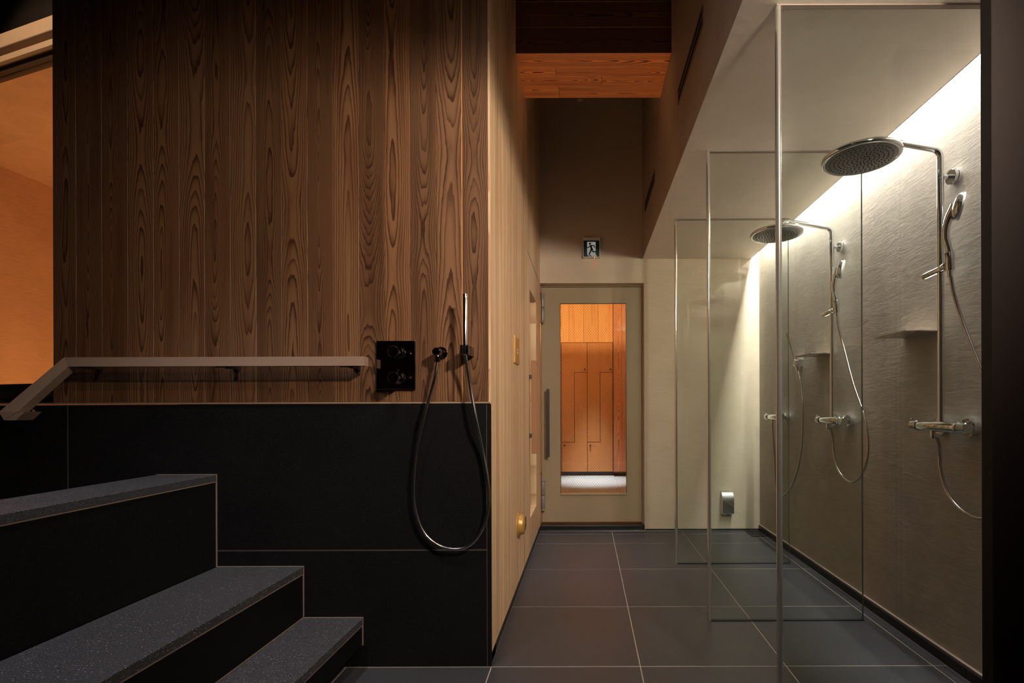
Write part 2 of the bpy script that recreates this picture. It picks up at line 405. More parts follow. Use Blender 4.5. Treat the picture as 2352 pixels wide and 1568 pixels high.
# --- back wall with door opening
OX0, OX1, OZ = WL, .502, 2.112
bm = new_bm()
bx(bm, OX1, 1.62, WB, WB+.16, 0, TOP); bx(bm, -1.4, OX1, WB, WB+.16, OZ, TOP)
bx(bm, -1.4, WL-.02, WB+.02, WB+.16, 0, OZ)
wb = struct('wall_back', bm, M['plaster_back_lit'], 'beige plaster end wall around the glazed door')
tag(obj('baseboard_back', bx(new_bm(), OX1+.002, WR, WB-.008, WB+.01, 0, .014, .001), M['blackstone']), 'thin black strip along foot of end wall', kind='structure')
# --- right shower wall
wr = struct('wall_right', bx(new_bm(), WR, WR+.14, NEAR, WB+.02, .044, 2.62), M['plaster'], 'trowelled greige plaster wall behind the showers')
bm = new_bm()
ybs = [NEAR, .61, 1.905, 4.19]
for a, b in zip(ybs, ybs[1:]): bx(bm, WR-.016, WR+.06, a+.001, b-.001, 0, .043, .0015)
tag(obj('baseboard_right', bm, M['blackstone']), 'black stone skirting along the shower wall', kind='structure')
tag(obj('trim_1', bx(new_bm(), WR-.012, WR+.02, NEAR, 4.19, .0435, .052, .001), M['grout_dark']), 'pale bead between shower wall and black skirting', kind='structure')
# --- shower bay ceiling, its edge profile and the LED slot above
bm = new_bm(); bx(bm, XU, 1.414, NEAR, WB+.01, CA, CA+.05); bx(bm, XU-.0, XU+.12, NEAR, WB+.01, CA+.05, TOP)
wu = struct('wall_upper_right', bm, M['plaster_hall'], 'brown plaster wall above the shower bay')
struct('ceiling', bx(new_bm(), XU+.0005, 1.4135, NEAR, WB+.005, CA-.003, CA+.01), M['plaster_ceiling_lit'], 'low plaster ceiling over the shower bay', smooth=None)
tag(obj('trim_2', bx(new_bm(), 1.4137, 1.4165, NEAR, WB-.002, CA-.004, CA+.21), M['dark_steel']), 'dark metal edge of the ceiling light slot', kind='structure')
bm = new_bm(); bx(bm, XU+.12, WR+.02, NEAR, WB+.01, 2.53, 2.58)
struct('ceiling_cove', bm, M['plaster'], 'top of the light slot above the shower wall')
lf = empty('cove_lamp', (1.450, 2.785, 2.45), 'white light line glowing in the slot above the shower wall', 'lamp')
obj('housing', bx(new_bm(), 1.422, 1.458, 1.41, 4.06, 2.482, 2.50, .002), M['satin'], lf)
obj('diffuser', bx(new_bm(), 1.424, 1.456, 1.42, 4.05, 2.4785, 2.4815), M['led'], lf)
# --- beam across the corridor
BY0, BY1, BZ = 2.768, 3.170, 3.046
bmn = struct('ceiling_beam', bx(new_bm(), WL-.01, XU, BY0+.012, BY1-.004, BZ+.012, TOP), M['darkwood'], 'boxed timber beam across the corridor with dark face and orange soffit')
for k in range(6):
    zc = BZ+.0725+.145*k
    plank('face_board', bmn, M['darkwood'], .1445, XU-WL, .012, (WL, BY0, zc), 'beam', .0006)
rows = [(BY0, 2.881, [WL, XU]), (2.881, 2.965, [WL, -.17, XU]), (2.965, 3.053, [WL, .104, XU]), (3.053, BY1, [WL, -.16, XU])]
for y0, y1, cuts in rows:
    for a, b in zip(cuts, cuts[1:]):
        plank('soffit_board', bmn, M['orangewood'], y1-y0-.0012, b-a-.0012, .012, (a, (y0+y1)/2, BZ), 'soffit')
# --- high ceiling and shell on the camera's side
struct('ceiling_hall', bx(new_bm(), -5.0, 1.7, NEAR-.1, 5.2, TOP, TOP+.1), M['darktrim'], 'dark high ceiling')
struct('wall_behind', bx(new_bm(), -3.5, 1.7, NEAR-.1, NEAR, 0, TOP), M['darktrim'], 'dark wall on the near side of the room')
# --- dark partition at the right
struct('wall_partition', bx(new_bm(), 1.101, WR, 1.33, 1.37, 0, CA-.003, .002), M['partition'], 'dark brown partition end at the right of the showers')
# --- far left: angled window wall with the clay plaster room behind
WA = math.atan2(-.29, .9565)
win = empty('window_1', (-2.541, 2.35, 0), 'brown framed window onto the orange clay room', kind='structure'); win.rotation_euler = (0, 0, WA)
def wpart(name, b, mat, **k): return obj(name, b, mat, win, rot=True, **k)
wpart('header', bx(new_bm(), -1.6, .42, -.055, .02, 2.80, 2.872, .006, 3), M['rail_frame'])
wpart('header_shadow_gap', bx(new_bm(), -1.6, .42, -.012, .03, 2.774, 2.80), M['rail_frame'])
wpart('frame', bx(new_bm(), -1.6, .42, -.045, .03, 2.742, 2.774, .002), M['rail_frame'])
wpart('gasket', bx(new_bm(), -1.6, .42, -.02, .03, 2.722, 2.742), M['darktrim'])
wpart('pane', bx(new_bm(), -1.6, .42, 0, .008, 1.176, 2.722), M['winglass'])
wpart('sill', bx(new_bm(), -1.6, .42, -.045, .10, 1.135, 1.176, .002), M['darktrim'])
wpart('sill', bx(new_bm(), -1.6, .42, -.075, .10, 1.104, 1.134, .002), M['darktrim'])
wpart('sill', bx(new_bm(), -1.6, .42, -.065, .10, 1.078, 1.103, .002), M['darktrim'])
wul = struct('wall_upper_left', bx(new_bm(), -1.6, .42, .014, .12, 2.872, TOP), M['black'], 'black boards above the left window', loc=(-2.541, 2.35, 0))
wul.rotation_euler = (0, 0, WA)
me = None
for i in range(16):
    xc = -1.6+.105*i+.0525
    o = obj('plank', bx(new_bm(), -.0522, .0522, 0, .012, 0, TOP-2.874), M['blackwood'], wul, rot=True, loc=(xc, 0, 2.874))
struct('wall_below_window', bx(new_bm(), -4.6, -2.17, 2.02+.55, 2.02+.6, 0, 1.06), M['black'], 'dark wall under the left window')
bm = new_bm(); bx(bm, -4.32, -4.20, 2.95, 5.6, .4, 2.9); bx(bm, -4.3, -1.9, 5.5, 5.6, .4, 2.9); bx(bm, -2.0, -1.9, 2.42, 5.5, .4, 2.9)
struct('wall_clay_room', bm, M['plaster_orange'], 'orange clay plaster walls behind the left window')
bm = new_bm(); prism(bm, [(-2.05, 2.35), (-4.084, 2.963), (-4.3, 3.03), (-4.3, 5.6), (-1.9, 5.6), (-1.9, 2.35)], 'z', 2.80, 2.86)
cr = struct('ceiling_clay_room', bm, M['plaster_orange'], 'clay plaster ceiling behind the left window')
o = obj('dropped_edge', bx(new_bm(), -1.75, .5, .05, .42, 2.745, 2.80), M['plaster_orange'], cr, rot=True, loc=(-2.541, 2.35, 0)); o.rotation_euler = (0, 0, WA)
struct('floor_clay_room', bx(new_bm(), -4.3, -1.9, 2.65, 5.6, .36, .4), M['stone'], 'dark floor behind the left window')
# --- small room behind the pale cedar door
bm = new_bm(); bx(bm, -1.75, -1.70, 3.1, 4.2, 0, 2.3); bx(bm, -1.75, WL-.12, 3.05, 3.10, 0, 2.3); bx(bm, -1.75, WL-.12, 3.1, 4.2, 2.25, 2.3); bx(bm, -1.75, WL-.12, 3.1, 4.2, -.02, .04)
struct('wall_side_room', bm, M['plaster_back_lit'], 'plaster walls of the small lit room behind the cedar door')
area('side_room_light', (-1.0, 3.65, 2.22), (.3, .3), 3.5, (1.0, .84, .62))
# --- locker room behind the glazed door
bm = new_bm(); bx(bm, -1.45, -1.40, WB+.16, 7.6, 0, 2.8); bx(bm, 1.62, 1.68, WB+.16, 7.6, 0, 2.8); bx(bm, -1.4, 1.62, 7.42, 7.5, 0, 2.8)
struct('wall_locker_room', bm, M['plaster_back_lit'], 'walls of the locker room')
struct('ceiling_locker_room', bx(new_bm(), -1.4, 1.62, WB+.16, 7.5, 2.76, 2.82), M['plaster_back_lit'], 'ceiling of the locker room')
lfz = struct('floor_locker_room', bx(new_bm(), -1.4, 1.62, WB+.17, 7.5, -.02, .036), M['grout_dark'], 'grey stone floor of the locker room')
for i in range(5):
    for j in range(5):
        obj('tile', bx(new_bm(), -1.38+.6*i, -1.38+.6*i+.597, 4.4+.6*j, 4.4+.6*j+.597, .01, .04, .001), M['roomtile'], lfz)
struct('trim_3', bx(new_bm(), -1.4, 1.62, 4.93, 4.95, 2.13, 2.283), M['plaster_back_lit'], 'cornice lip of the locker room light')
struct('trim_4', bx(new_bm(), -1.4, 1.62, WB+.161, 4.95, 2.125, 2.14), M['plaster_back_lit'], 'cornice shelf of the locker room light')
pw = struct('wall_panelling', bx(new_bm(), -1.1, .404, 7.262, 7.30, 2.0, 2.76), M['joint'], 'honey coloured boards above the lockers')
for i in range(7):
    plank('plank', pw, M['honey'], .213, .755, .012, (-1.1+.215*i+.1075, 7.25, 2.003), 'front')
pr = struct('wall_panelling_right', bx(new_bm(), .408, 1.6, 7.17, 7.40, .1, 2.76), M['redwood'], 'reddish boards right of the lockers')
for i in range(5):
    plank('plank', pr, M['redwood'], .118, 2.64, .012, (.408+.12*i+.06, 7.158, .112), 'front')

# ================================================================== DOORS
# --- glazed end door
d1 = empty('door_1', (OX0, 4.30, .05), 'olive painted end door with wired glass panel', kind='structure')
GX0, GX1, GZ0, GZ1 = -.221, .358, .295, 1.962
LX0, LX1, LZ0, LZ1 = -.383, .488, .052, 2.100
def ring(bm, x0, x1, z0, z1, a0, a1, b0, b1, y0, y1):
    bx(bm, x0, a0, y0, y1, z0, z1); bx(bm, a1, x1, y0, y1, z0, z1); bx(bm, a0, a1, y0, y1, z0, b0); bx(bm, a0, a1, y0, y1, b1, z1)
    return bm
obj('leaf', ring(new_bm(), LX0, LX1, LZ0, LZ1, GX0, GX1, GZ0, GZ1, 4.30, 4.34), M['olive'], d1)
obj('glass_pane', bx(new_bm(), GX0, GX1, 4.322, 4.328, GZ0, GZ1), M['wired'], d1)
gb = new_bm(); e = .004
bx(gb, GX0, GX1, 4.303, 4.322, GZ1-e, GZ1); bx(gb, GX0, GX0+e, 4.303, 4.322, GZ0, GZ1); bx(gb, GX1-e, GX1, 4.303, 4.322, GZ0, GZ1)
tag(obj('glazing_seal', gb, M['dark_steel'], d1), 'dark seal round the wired glass')
obj('sill_bead', bx(new_bm(), GX0-.004, GX1+.004, 4.292, 4.32, GZ0-.008, GZ0+.004, .001), M['olive'], d1)
fm = new_bm(); bx(fm, OX0, LX0-.002, 4.285, 4.35, .04, OZ); bx(fm, LX1+.003, OX1, 4.285, 4.35, .04, OZ); bx(fm, LX0-.002, LX1+.003, 4.285, 4.35, LZ1+.003, OZ)
obj('frame', fm, M['olive'], d1)
for zc in (1.915, .290):
    h = new_bm(); xh, yh = -.371, 4.262
    cyl(h, (xh, yh, zc-.118), (xh, yh, zc-.002), .0165, seg=20, bev=.002); cyl(h, (xh, yh, zc+.002), (xh, yh, zc+.118), .0165, seg=20, bev=.002)
    lathe(h, (xh, yh, zc+.118), (0, 0, 1), [(0, .0165), (.004, .0185), (.010, .0185), (.016, .013), (.020, .004), (.021, 0)], 20)
    lathe(h, (xh, yh, zc-.118), (0, 0, -1), [(0, .0165), (.004, .0185), (.010, .0185), (.016, .013), (.020, .004), (.021, 0)], 20)
    bx(h, xh-.010, xh+.004, yh+.004, 4.302, zc-.10, zc+.10, .001)
    tag(obj('hinge', h, M['grey_paint'], d1, smooth=35), 'grey barrel hinge')
hb = new_bm(); bx(hb, -.336, -.310, 4.215, 4.235, .627, 1.210, .002)
hd = tag(obj('pull_handle', hb, M['dark_steel'], d1), 'dark flat steel pull bar')
for zc in (.70, 1.13): obj('standoff', cyl(new_bm(), (-.323, 4.235, zc), (-.323, 4.302, zc), .009, seg=14), M['dark_steel'], hd)
th = tag(obj('threshold', bx(new_bm(), OX0, OX1, WB, 4.37, 0, .040, .002), M['blackstone']), kind='structure')
th.name = 'trim_5'; tag(th, 'black stone threshold under the end door')
tag(obj('trim_6', bx(new_bm(), WL, WR-.02, 4.182, 4.199, .0, .0035), M['satin']), 'thin steel edge along the end wall floor', kind='structure')

# --- pale cedar door in the corridor wall
d2 = empty('door_2', (WL, 3.32, .05), 'flush cedar door with narrow glass in the corridor wall', kind='structure')
WY0, WY1, WZ0, WZ1 = 3.42, 3.86, .286, 1.88
for (a, b, z0, z1) in ((DY0+.003, WY0, .052, DZ), (WY1, DY1-.003, .052, DZ)):
    plank('stile', d2, M['pale'], b-a, z1-z0, .040, (WL, (a+b)/2, z0), 'left', .001)
plank('rail', d2, M['pale'], WY1-WY0, WZ0-.052, .040, (WL, (WY0+WY1)/2, .052), 'left', .001)
plank('rail', d2, M['pale'], WY1-WY0, DZ-WZ1, .040, (WL, (WY0+WY1)/2, WZ1), 'left', .001)
obj('glass_pane', bx(new_bm(), WL-.030, WL-.024, WY0, WY1, WZ0, WZ1), M['winglass'], d2)
hb = new_bm(); bx(hb, -.376, -.336, 3.405, 3.43, .733, 1.38, .002)
hw = tag(obj('pull_handle', hb, M['joint'], d2), 'wooden pull board')
for zc in (.86, 1.265): obj('bracket', bx(new_bm(), WL-.001, -.372, 3.37, 3.405, zc-.014, zc+.014, .001), M['dark_steel'], hw)
tag(obj('seal', bx(new_bm(), WL-.03, WL+.001, DY0-.004, DY1, DZ+.0005, DZ+.0055), M['dark_steel'], d2), 'dark gap above the cedar door')

# ================================================================== LOCKERS (locker room)
def locker(xa, label):
    t = empty('locker', (xa, 7.25, .04), label, 'locker', 'lockers seen through the glazed door')
    xb = xa+.378; xm = (xa+xb)/2; k = .0035
    obj('body', bx(new_bm(), xa, xb, 7.262, 7.40, .098, 1.997), M['darktrim'], t)
    obj('plinth', bx(new_bm(), xa, xb, 7.27, 7.40, .04, .098), M['darktrim'], t)
    up = [(xa+k, 1.995), (xb-k, 1.995), (xb-k, 1.564), (xm-.0025, 1.564), (xm-.0025, .538), (xa+k, .538)]
    lo = [(xb-k, 1.557), (xb-k, .10), (xa+k, .10), (xa+k, .530), (xm+.0045, .530), (xm+.0045, 1.557)]
    for pts, kx, kz in ((up, xb-.035, 1.605), (lo, xa+.045, .49)):
        dd = obj('door', prism(new_bm(), pts, 'y', 7.245, 7.261), M['locker'], t)
        kb = new_bm(); lathe(kb, (kx, 7.246, kz), (0, -1, 0), [(0, .011), (.006, .009), (.014, .013), (.02, .009), (.021, 0)], 16)
        tag(obj('knob', kb, M['dark_steel'], dd, smooth=40), 'small dark lock knob')
        obj('number_plate', bx(new_bm(), kx+(-.075 if kx > xm else .035), kx+(-.035 if kx > xm else .075), 7.243, 7.2455, kz-.010, kz+.006), M['joint'], dd)
    return t
locker(-.732, 'orange wood locker at left edge of the wired glass, barely in view')
locker(-.354, 'orange wood stepped-door locker seen in left half of the wired glass')
locker(.024, 'orange wood stepped-door locker beside the reddish boards, seen through wired glass')

# ================================================================== BATH + STEPS
YS0, YS1 = .15, WF-.0005
G = .0035
bt = empty('bath_enclosure', (-1.505, 1.2, 0), 'raised black stone bath wall with flat grey rim left of the steps', 'bath')
obj('rim_slab', bx(new_bm(), -1.749, -1.503, YS0, YS1-G, .760, .787, .0015), M['step'], bt)
obj('side_panel', bx(new_bm(), -1.520, -1.506, YS0, YS1-G, .412, .7555), M['stone'], bt)
obj('core', bx(new_bm(), -1.745, -1.5205, YS0, YS1, 0, .7595), M['stone'], bt)
gr = new_bm(); bx(gr, -1.5208, -1.5045, YS0, YS1-G, .7555, .7600); bx(gr, -1.7475, -1.5025, YS1-G, YS1, .760, .7885); bx(gr, -1.520, -1.5025, YS1-G, YS1, .412, .760)
tag(obj('grout_line', gr, M['grout_dark'], bt), 'beige grout line under the rim')
stp = empty('stone_steps', (-1.15, 1.2, 0), 'two dark grey granite steps with pale grout lines climbing to the bath', 'steps')
def step(x0, x1, z, zb, toe):
    obj('tread', bx(new_bm(), x0, x1, YS0, YS1-G, z-.029, z, .0015), M['step'], stp)
    obj('riser', bx(new_bm(), x1-.016, x1-.003, YS0, YS1-G, zb, z-.0335), M['stone'], stp)
    gr = new_bm(); bx(gr, x1-.018, x1-.0015, YS0, YS1-G, z-.0335, z-.029)
    bx(gr, x0, x1+.001, YS1-G, YS1, z-.029, z+.0015); bx(gr, x1-.016, x1+.001, YS1-G, YS1, zb, z-.029)
    tag(obj('grout_line', gr, M['grout_dark'], stp), 'beige grout line under the tread')
step(-1.5025, -1.150, .412, .203, 0)
step(-1.153, -.909, .203, .090, 1)
obj('core', bx(new_bm(), -1.5035, -1.1665, YS0, YS1, 0, .3825), M['stone'], stp)
obj('core', bx(new_bm(), -1.1665, -1.02, YS0, YS1, 0, .1735), M['black'], stp)
obj('core', bx(new_bm(), -1.02, -.9255, YS0, YS1, .09, .1735), M['black'], stp)
gr = new_bm(); bx(gr, -1.1530, -1.1490, YS0, YS1, .203, .2055)
tag(obj('grout_line', gr, M['grout_dark'], stp), 'beige grout line where riser meets tread')

# ================================================================== HANDRAIL
hr = empty('handrail', (-1.5, 1.935, 1.24), 'brown flat handrail on the cedar wall above the steps', 'handrail')
z0, z1 = 1.221, 1.257
xk = -2.02
b = new_bm()
pts = [(-.862, z1), (xk-.012, z1), (-2.345, .995), (-2.345, .945), (-2.33, .935), (xk, z0), (-.862, z0)]
pts = [(-.862, z1), (xk-.010, z1), (-2.315, 1.023), (-2.272, .985), (xk+.004, z0), (-.862, z0)]
# horizontal bar then the falling bar, mitred
prism(b, [(-.862, z1), (xk-.010, z1), (xk+.006, z0), (-.862, z0)], 'y', 1.915, 1.953)
obj('bar', b, M['rail'], hr)
b = new_bm()
A = [(xk-.010, z1), (xk+.006, z0)]
def pt(x, y, z): return b.verts.new((x, y, z))
# falling part comes slightly towards the viewer
fr = [(xk-.010, 1.915, z1), (xk+.006, 1.915, z0), (-2.152, 1.865, 1.0468), (-2.204, 1.865, 1.0138), (-2.225, 1.865, 1.045)]
q = [pt(*p) for p in fr]+[pt(p[0], p[1]+.038, p[2]) for p in fr]
b.faces.new(q[:5]); b.faces.new(q[5:][::-1])
for i in range(5): j = (i+1) % 5; b.faces.new((q[i], q[i+5], q[j+5], q[j]))
obj('falling_bar', b, M['rail'], hr)
obj('end_return', prism(new_bm(), [(-2.204, 1.0138), (-2.162, 1.0138), (-2.1273, 1.0451), (-2.152, 1.0460)], 'y', 1.866, 1.925), M['rail'], hr)
for xb in (-1.98, -1.42, -.93):
    k = new_bm(); bx(k, xb-.035, xb+.035, 1.930, 1.948, 1.2175, 1.2215, .001); bx(k, xb-.007, xb+.007, 1.946, WF-.001, 1.214, 1.228, .001); cyl(k, (xb, WF-.006, 1.221), (xb, WF-.0005, 1.221), .015, seg=18)
    tag(obj('bracket', k, M['dark_steel'], hr), 'dark steel rail bracket')
for (x, y, z) in ((-2.075, 1.905, 1.165), (-2.16, 1.885, 1.075)):
    obj('screw', cyl(new_bm(), (x+.02, y+.02, z-.022), (x+.024, y+.02, z-.026), .004, seg=8), M['chrome'], hr)

# ================================================================== BATH MIXER SET (front wall)
mx = empty('shower_mixer', (-.768, WF, 1.131), 'black chrome square mixer plate with two knobs on cedar wall', 'mixer')
obj('plate', bx(new_bm(), -.847, -.690, WF-.014, WF-.001, 1.131, 1.328, .002, 2), M['black_chrome'], mx)
for zc in (1.274, 1.174):
    kb = new_bm()
    lathe(kb, (-.742, WF-.013, zc), (0, -1, 0), [(0, .024), (.028, .024), (.030, .0225), (.034, .0225), (.036, .0235), (.052, .0235), (.054, .021), (.056, .021), (.058, .0225), (.093, .0225), (.096, .0205), (.096, 0)], 32)
    kn = obj('knob', kb, M['black_chrome'], mx, smooth=30)
obj('lever_pin', cyl(new_bm(), (-.742, WF-.06, 1.196), (-.742, WF-.06, 1.210), .004, seg=10), M['black_chrome'], kn)
hs = empty('bath_hand_shower', (-.53, WF, .48), 'slim stick hand shower with long looping hose on cedar wall', 'hand shower')
el = new_bm(); ex, ez = -.587, 1.278
lathe(el, (ex, WF-.001, ez), (0, -1, 0), [(0, .026), (.006, .026), (.008, .024), (.008, .019), (.016, .019), (.018, .017), (.018, .016), (.070, .016), (.073, .013), (.073, 0)], 28)
cyl(el, (ex, WF-.052, ez-.012), (ex, WF-.052, ez-.040), .0095, seg=16, bev=.001)
obj('wall_outlet', el, M['black_chrome'], hs, smooth=30)
hd = new_bm(); hx = -.469
bx(hd, hx-.010, hx+.016, WF-.050, WF-.001, 1.262, 1.300, .002); bx(hd, hx-.016, hx-.006, WF-.105, WF-.04, 1.262, 1.300, .002); bx(hd, hx+.010, hx+.0165, WF-.105, WF-.04, 1.262, 1.300, .002)
cyl(hd, (hx-.02, WF-.05, 1.278), (hx-.014, WF-.05, 1.278), .007, seg=12)
obj('holder', hd, M['black_chrome'], hs)
sk = new_bm(); ys_ = WF-.088
lathe(sk, (hx, ys_, 1.262), (0, 0, 1), [(0, .006), (.002, .0078), (.040, .0090), (.042, .0086), (.222, .0090), (.224, .0084), (.232, .0090), (.237, .0085), (.237, 0)], 24)
obj('stick', sk, M['chrome'], hs, smooth=30)
pix = [(1001, 826), (1000, 862), (990, 900), (972, 965), (956, 1045), (950, 1115), (954, 1170), (972, 1220), (1005, 1250), (1045, 1260), (1080, 1250), (1108, 1213), (1121, 1165), (1120, 1105), (1108, 1035), (1094, 965), (1080, 885), (1072, 818)]
hp = []
for i, (px, py) in enumerate(pix):
    s = i/(len(pix)-1); yy = WF-.054+(.0 if i < 2 else .0); yy = WF-.052*(1-s)-.088*s
    if 3 < i < 15: yy = WF-.032
    elif i in (2, 3, 15, 16): yy = WF-(.045 if i < 8 else .06)
    hp.append(((px-1345)*yy/1130, yy, 1.06-(py-933)*yy/1130))
hp[0] = (ex, WF-.052, ez-.038); hp[-1] = (hx, ys_, 1.264)
obj('hose', tube(new_bm(), catmull(hp, 8), .0063, 12), M['hose'], hs, smooth=60)

# ================================================================== GLASS SCREENS
def screen(y, label):
    t = empty('glass_screen', (.987, y, 0), label, 'glass screen', 'frameless screens between the showers')
    x0, x1, zt = .600, 1.368, CA-.004
    b = bx(new_bm(), x0+.008, x1, y-.006, y+.006, .003, zt, .0008)
    b.normal_update()
    for f in b.faces: f.material_index = 0 if abs(f.normal.y) > .9 else 1
    obj('pane', b, [M['glass'], M['glass_edge']], t)
    pr = new_bm(); outl = [(x0+.009+.0095*math.cos(a), y+.0095*math.sin(a)) for a in [2*PI*i/24 for i in range(24)]]
    prism(pr, outl, 'z', .001, zt); tag(obj('edge_profile', pr, M['edgep'], t, smooth=40), 'bright rounded edge profile')
    obj('floor_seal', bx(new_bm(), x0+.004, x1, y-.008, y+.008, .0005, .005), M['rubber'], t)
    obj('ceiling_seal', bx(new_bm(), x0+.002, x1+.002, y-.009, y+.009, zt-.003, zt+.0008), M['grout_dark'], t)
    return t
M['edgep'] = plain('polished_edge', (.78, .77, .72, 1), .14, .88, .5, .01, 5, 0)
screen(1.548, 'nearest tall clear glass shower screen, beside the dark partition')
screen(2.432, 'middle clear glass shower screen, between the two rain showers')
screen(3.312, 'farthest clear glass shower screen, nearest the end wall')

# ================================================================== SHOWERS
def valve(t, X, Y, Z, px=WR):
    v = new_bm(); r = .0215
    cyl(v, (X, Y-.105, Z), (X, Y+.105, Z), r, seg=32, bev=.002)
    o = tag(obj('mixer_bar', v, M['chrome'], t, smooth=30), 'chrome thermostatic bar')
    for s, (a, b) in ((-1, (-.107, -.160)), (1, (.107, .150))):
        k = new_bm(); lathe(k, (X, Y+a, Z), (0, s, 0), [(0, .0225), (.003, .0235), (.012, .0235), (.014, .0215), (abs(b-a)-.003, .0215), (abs(b-a), .019), (abs(b-a), 0)], 32)
        bx(k, X-.007, X+.007, Y+b-.012*(s < 0)-.0*(s > 0)-.004, Y+b+.006, Z+.018, Z+.029, .002)
        obj('control_knob', k, M['chrome'], o, smooth=30)
    for dy in (-.092, .058):
        k = new_bm(); lathe(k, (px, Y+dy, Z), (-1, 0, 0), [(-.001, .0355), (.022, .0355), (.025, .033), (.025, .016), (px-X, .016), (px-X, 0)], 32)
        obj('rosette', k, M['chrome'], o, smooth=30)
    k = new_bm(); cyl(k, (X-.004, Y+.02, Z-.018), (X-.004, Y+.02, Z-.050), .0105, seg=18, bev=.001); obj('outlet', k, M['chrome'], o, smooth=30)
    return o
def rain_shower(Y, label):
    X = 1.420; t = empty('rain_shower', (X, Y, .60), label, 'shower', 'chrome rain shower columns on the right wall')
    Z = .975
    # riser + arm
    p = [Vector((X, Y, Z+.015)), Vector((X, Y, 2.045))]
    for a in range(1, 8):
        th_ = a/8*PI/2; p.append(Vector((X-.036+.036*math.cos(th_), Y, 2.048+.036*math.sin(th_))))
    p += [Vector((X-.05, Y, 2.087)), Vector((X-.245, Y, 2.122))]
    for a in range(1, 8):
        th_ = a/8*1.25; p.append(Vector((X-.245-.045*math.sin(th_)*1.0, Y, 2.122+.006*math.sin(th_)-.034*(1-math.cos(th_)))))
    p.append(Vector((X-.305, Y, 2.083)))
    rp = obj('riser_pipe', tube(new_bm(), p, .0118, 20), M['chrome'], t, smooth=60)
    for zc in (1.965,): obj('pipe_joint', cyl(new_bm(), (X, Y, zc-.001), (X, Y, zc+.001), .0123, seg=20), M['satin'], rp)
    # head
    hc = (X-.318, Y)
    h = new_bm()
    lathe(h, (hc[0], hc[1], 2.040), (0, 0, 1), [(0.004, .126), (.000, .130), (.0005, .139), (.004, .1435), (.010, .1445), (.016, .1425), (.019, .137), (.023, .118), (.030, .075), (.036, .038), (.043, .026), (.052, .021), (.060, .018), (.062, 0)], 72)
    rh = tag(obj('rain_head', h, M['chrome'], t, smooth=50), 'large round chrome rain head')
    fz = 2.0395
    fc = tag(obj('spray_plate', cyl(new_bm(), (hc[0], hc[1], fz), (hc[0], hc[1], fz+.006), .128, seg=64, bev=.001), M['greyplastic'], rh, smooth=30), 'grey spray plate')
    nz = new_bm()
    for k in range(1, 8):
        nn = 6+k*5; rr = .016*k
        if k in (1, 2): nn = 8*k
        for i in range(nn):
            a = 2*PI*i/nn+k*.35
            cyl(nz, (hc[0]+rr*math.cos(a), hc[1]+rr*math.sin(a), fz+.001), (hc[0]+rr*math.cos(a), hc[1]+rr*math.sin(a), fz-.0022), .0029, .0018, seg=6)
    tag(obj('nozzles', nz, M['rubber'], rh), 'rings of dark rubber nozzles', kind='stuff')
    # wall bracket
    k = new_bm(); cyl(k, (X, Y, 1.972), (WR-.01, Y, 1.972), .0085, seg=18); lathe(k, (WR+.001, Y, 1.972), (-1, 0, 0), [(0, .031), (.012, .031), (.0135, .030), (.0135, .029), (.026, .029), (.0275, .0275), (.0275, 0)], 36)
    obj('wall_bracket', k, M['chrome'], t, smooth=30)
    # slider and socket
    k = new_bm(); cyl(k, (X, Y-.012, 1.603), (X-.012, Y+.078, 1.592), .0135, .0155, seg=24, bev=.002)
    bx(k, X-.003, X+.003, Y+.045, Y+.057, 1.610, 1.618, .001)
    cyl(k, (X, Y-.012, 1.603), (X, Y-.034, 1.608), .0165, seg=24, bev=.001)
    sx, sy = X+.003, Y-.047
    cyl(k, (sx, sy, 1.585), (sx-.002, sy, 1.655), .0155, .0165, seg=24, bev=.001)
    obj('slider', k, M['chrome'], t, smooth=30)
    # hand shower: handle chain
    hpnt = catmull([(sx, sy, 1.585), (sx-.003, sy, 1.66), (sx-.012, sy+.006, 1.72), (sx-.010, sy-.002, 1.775), (sx+.002, sy-.030, 1.828)], 7)
    n = len(hpnt); rr = []
    for i in range(n):
        s = i/(n-1); rr.append(.0108+(.004*s if s < .7 else .0028+(s-.7)*.022))
    k = new_bm(); tube(k, hpnt, rr, 20)
    nrm = Vector((.85, -.48, -.2)).normalized(); cc = Vector((sx+.006, sy-.033, 1.822))
    lathe(k, cc-nrm*.020, nrm, [(0, .004), (.002, .020), (.006, .036), (.012, .047), (.018, .0515), (.026, .0525), (.028, .050), (.028, 0)], 40)
    hd_ = tag(obj('hand_shower', k, M['chrome'], t, smooth=50), 'chrome hand shower turned to the wall')
    k = new_bm(); lathe(k, cc+nrm*.008, nrm, [(0, .0505), (.005, .0505), (.007, .047), (.008, 0)], 40)
    tag(obj('spray_face', k, M['whiteplastic'], hd_, smooth=30), 'white rim of the hand shower face')
    # hose
    off = [(-.047, 1.588), (-.052, 1.50), (-.075, 1.386), (-.172, 1.178), (-.262, 1.03), (-.305, .91), (-.305, .80), (-.255, .70), (-.165, .645), (-.07, .655), (.005, .71), (.043, .80), (.046, .855), (.028, .90), (.020, .930)]
    hp = []
    for i, (dy, z) in enumerate(off):
        xx = X if i in (0, 14) else (X+.012 if i in (1, 13) else X+.028)
        hp.append((xx+(.003 if i == 0 else (-.004 if i == 14 else 0)), Y+dy, z))
    obj('hose', tube(new_bm(), catmull(hp, 8), .0068, 12), M['hose'], t, smooth=60)
    k = new_bm(); cyl(k, (hp[0][0], hp[0][1], 1.560), (hp[0][0], hp[0][1], 1.588), .0098, seg=16)
    obj('hose_nut', k, M['chrome'], t, smooth=30)
    valve(t, X-.006, Y+.012, Z)
    return t
rs = rain_shower(1.965, 'chrome rain shower column nearest the dark partition')
rs2 = copy_tree(rs); rs2.location.y = 2.832; rs2['label'] = 'chrome rain shower column behind the middle glass screen'
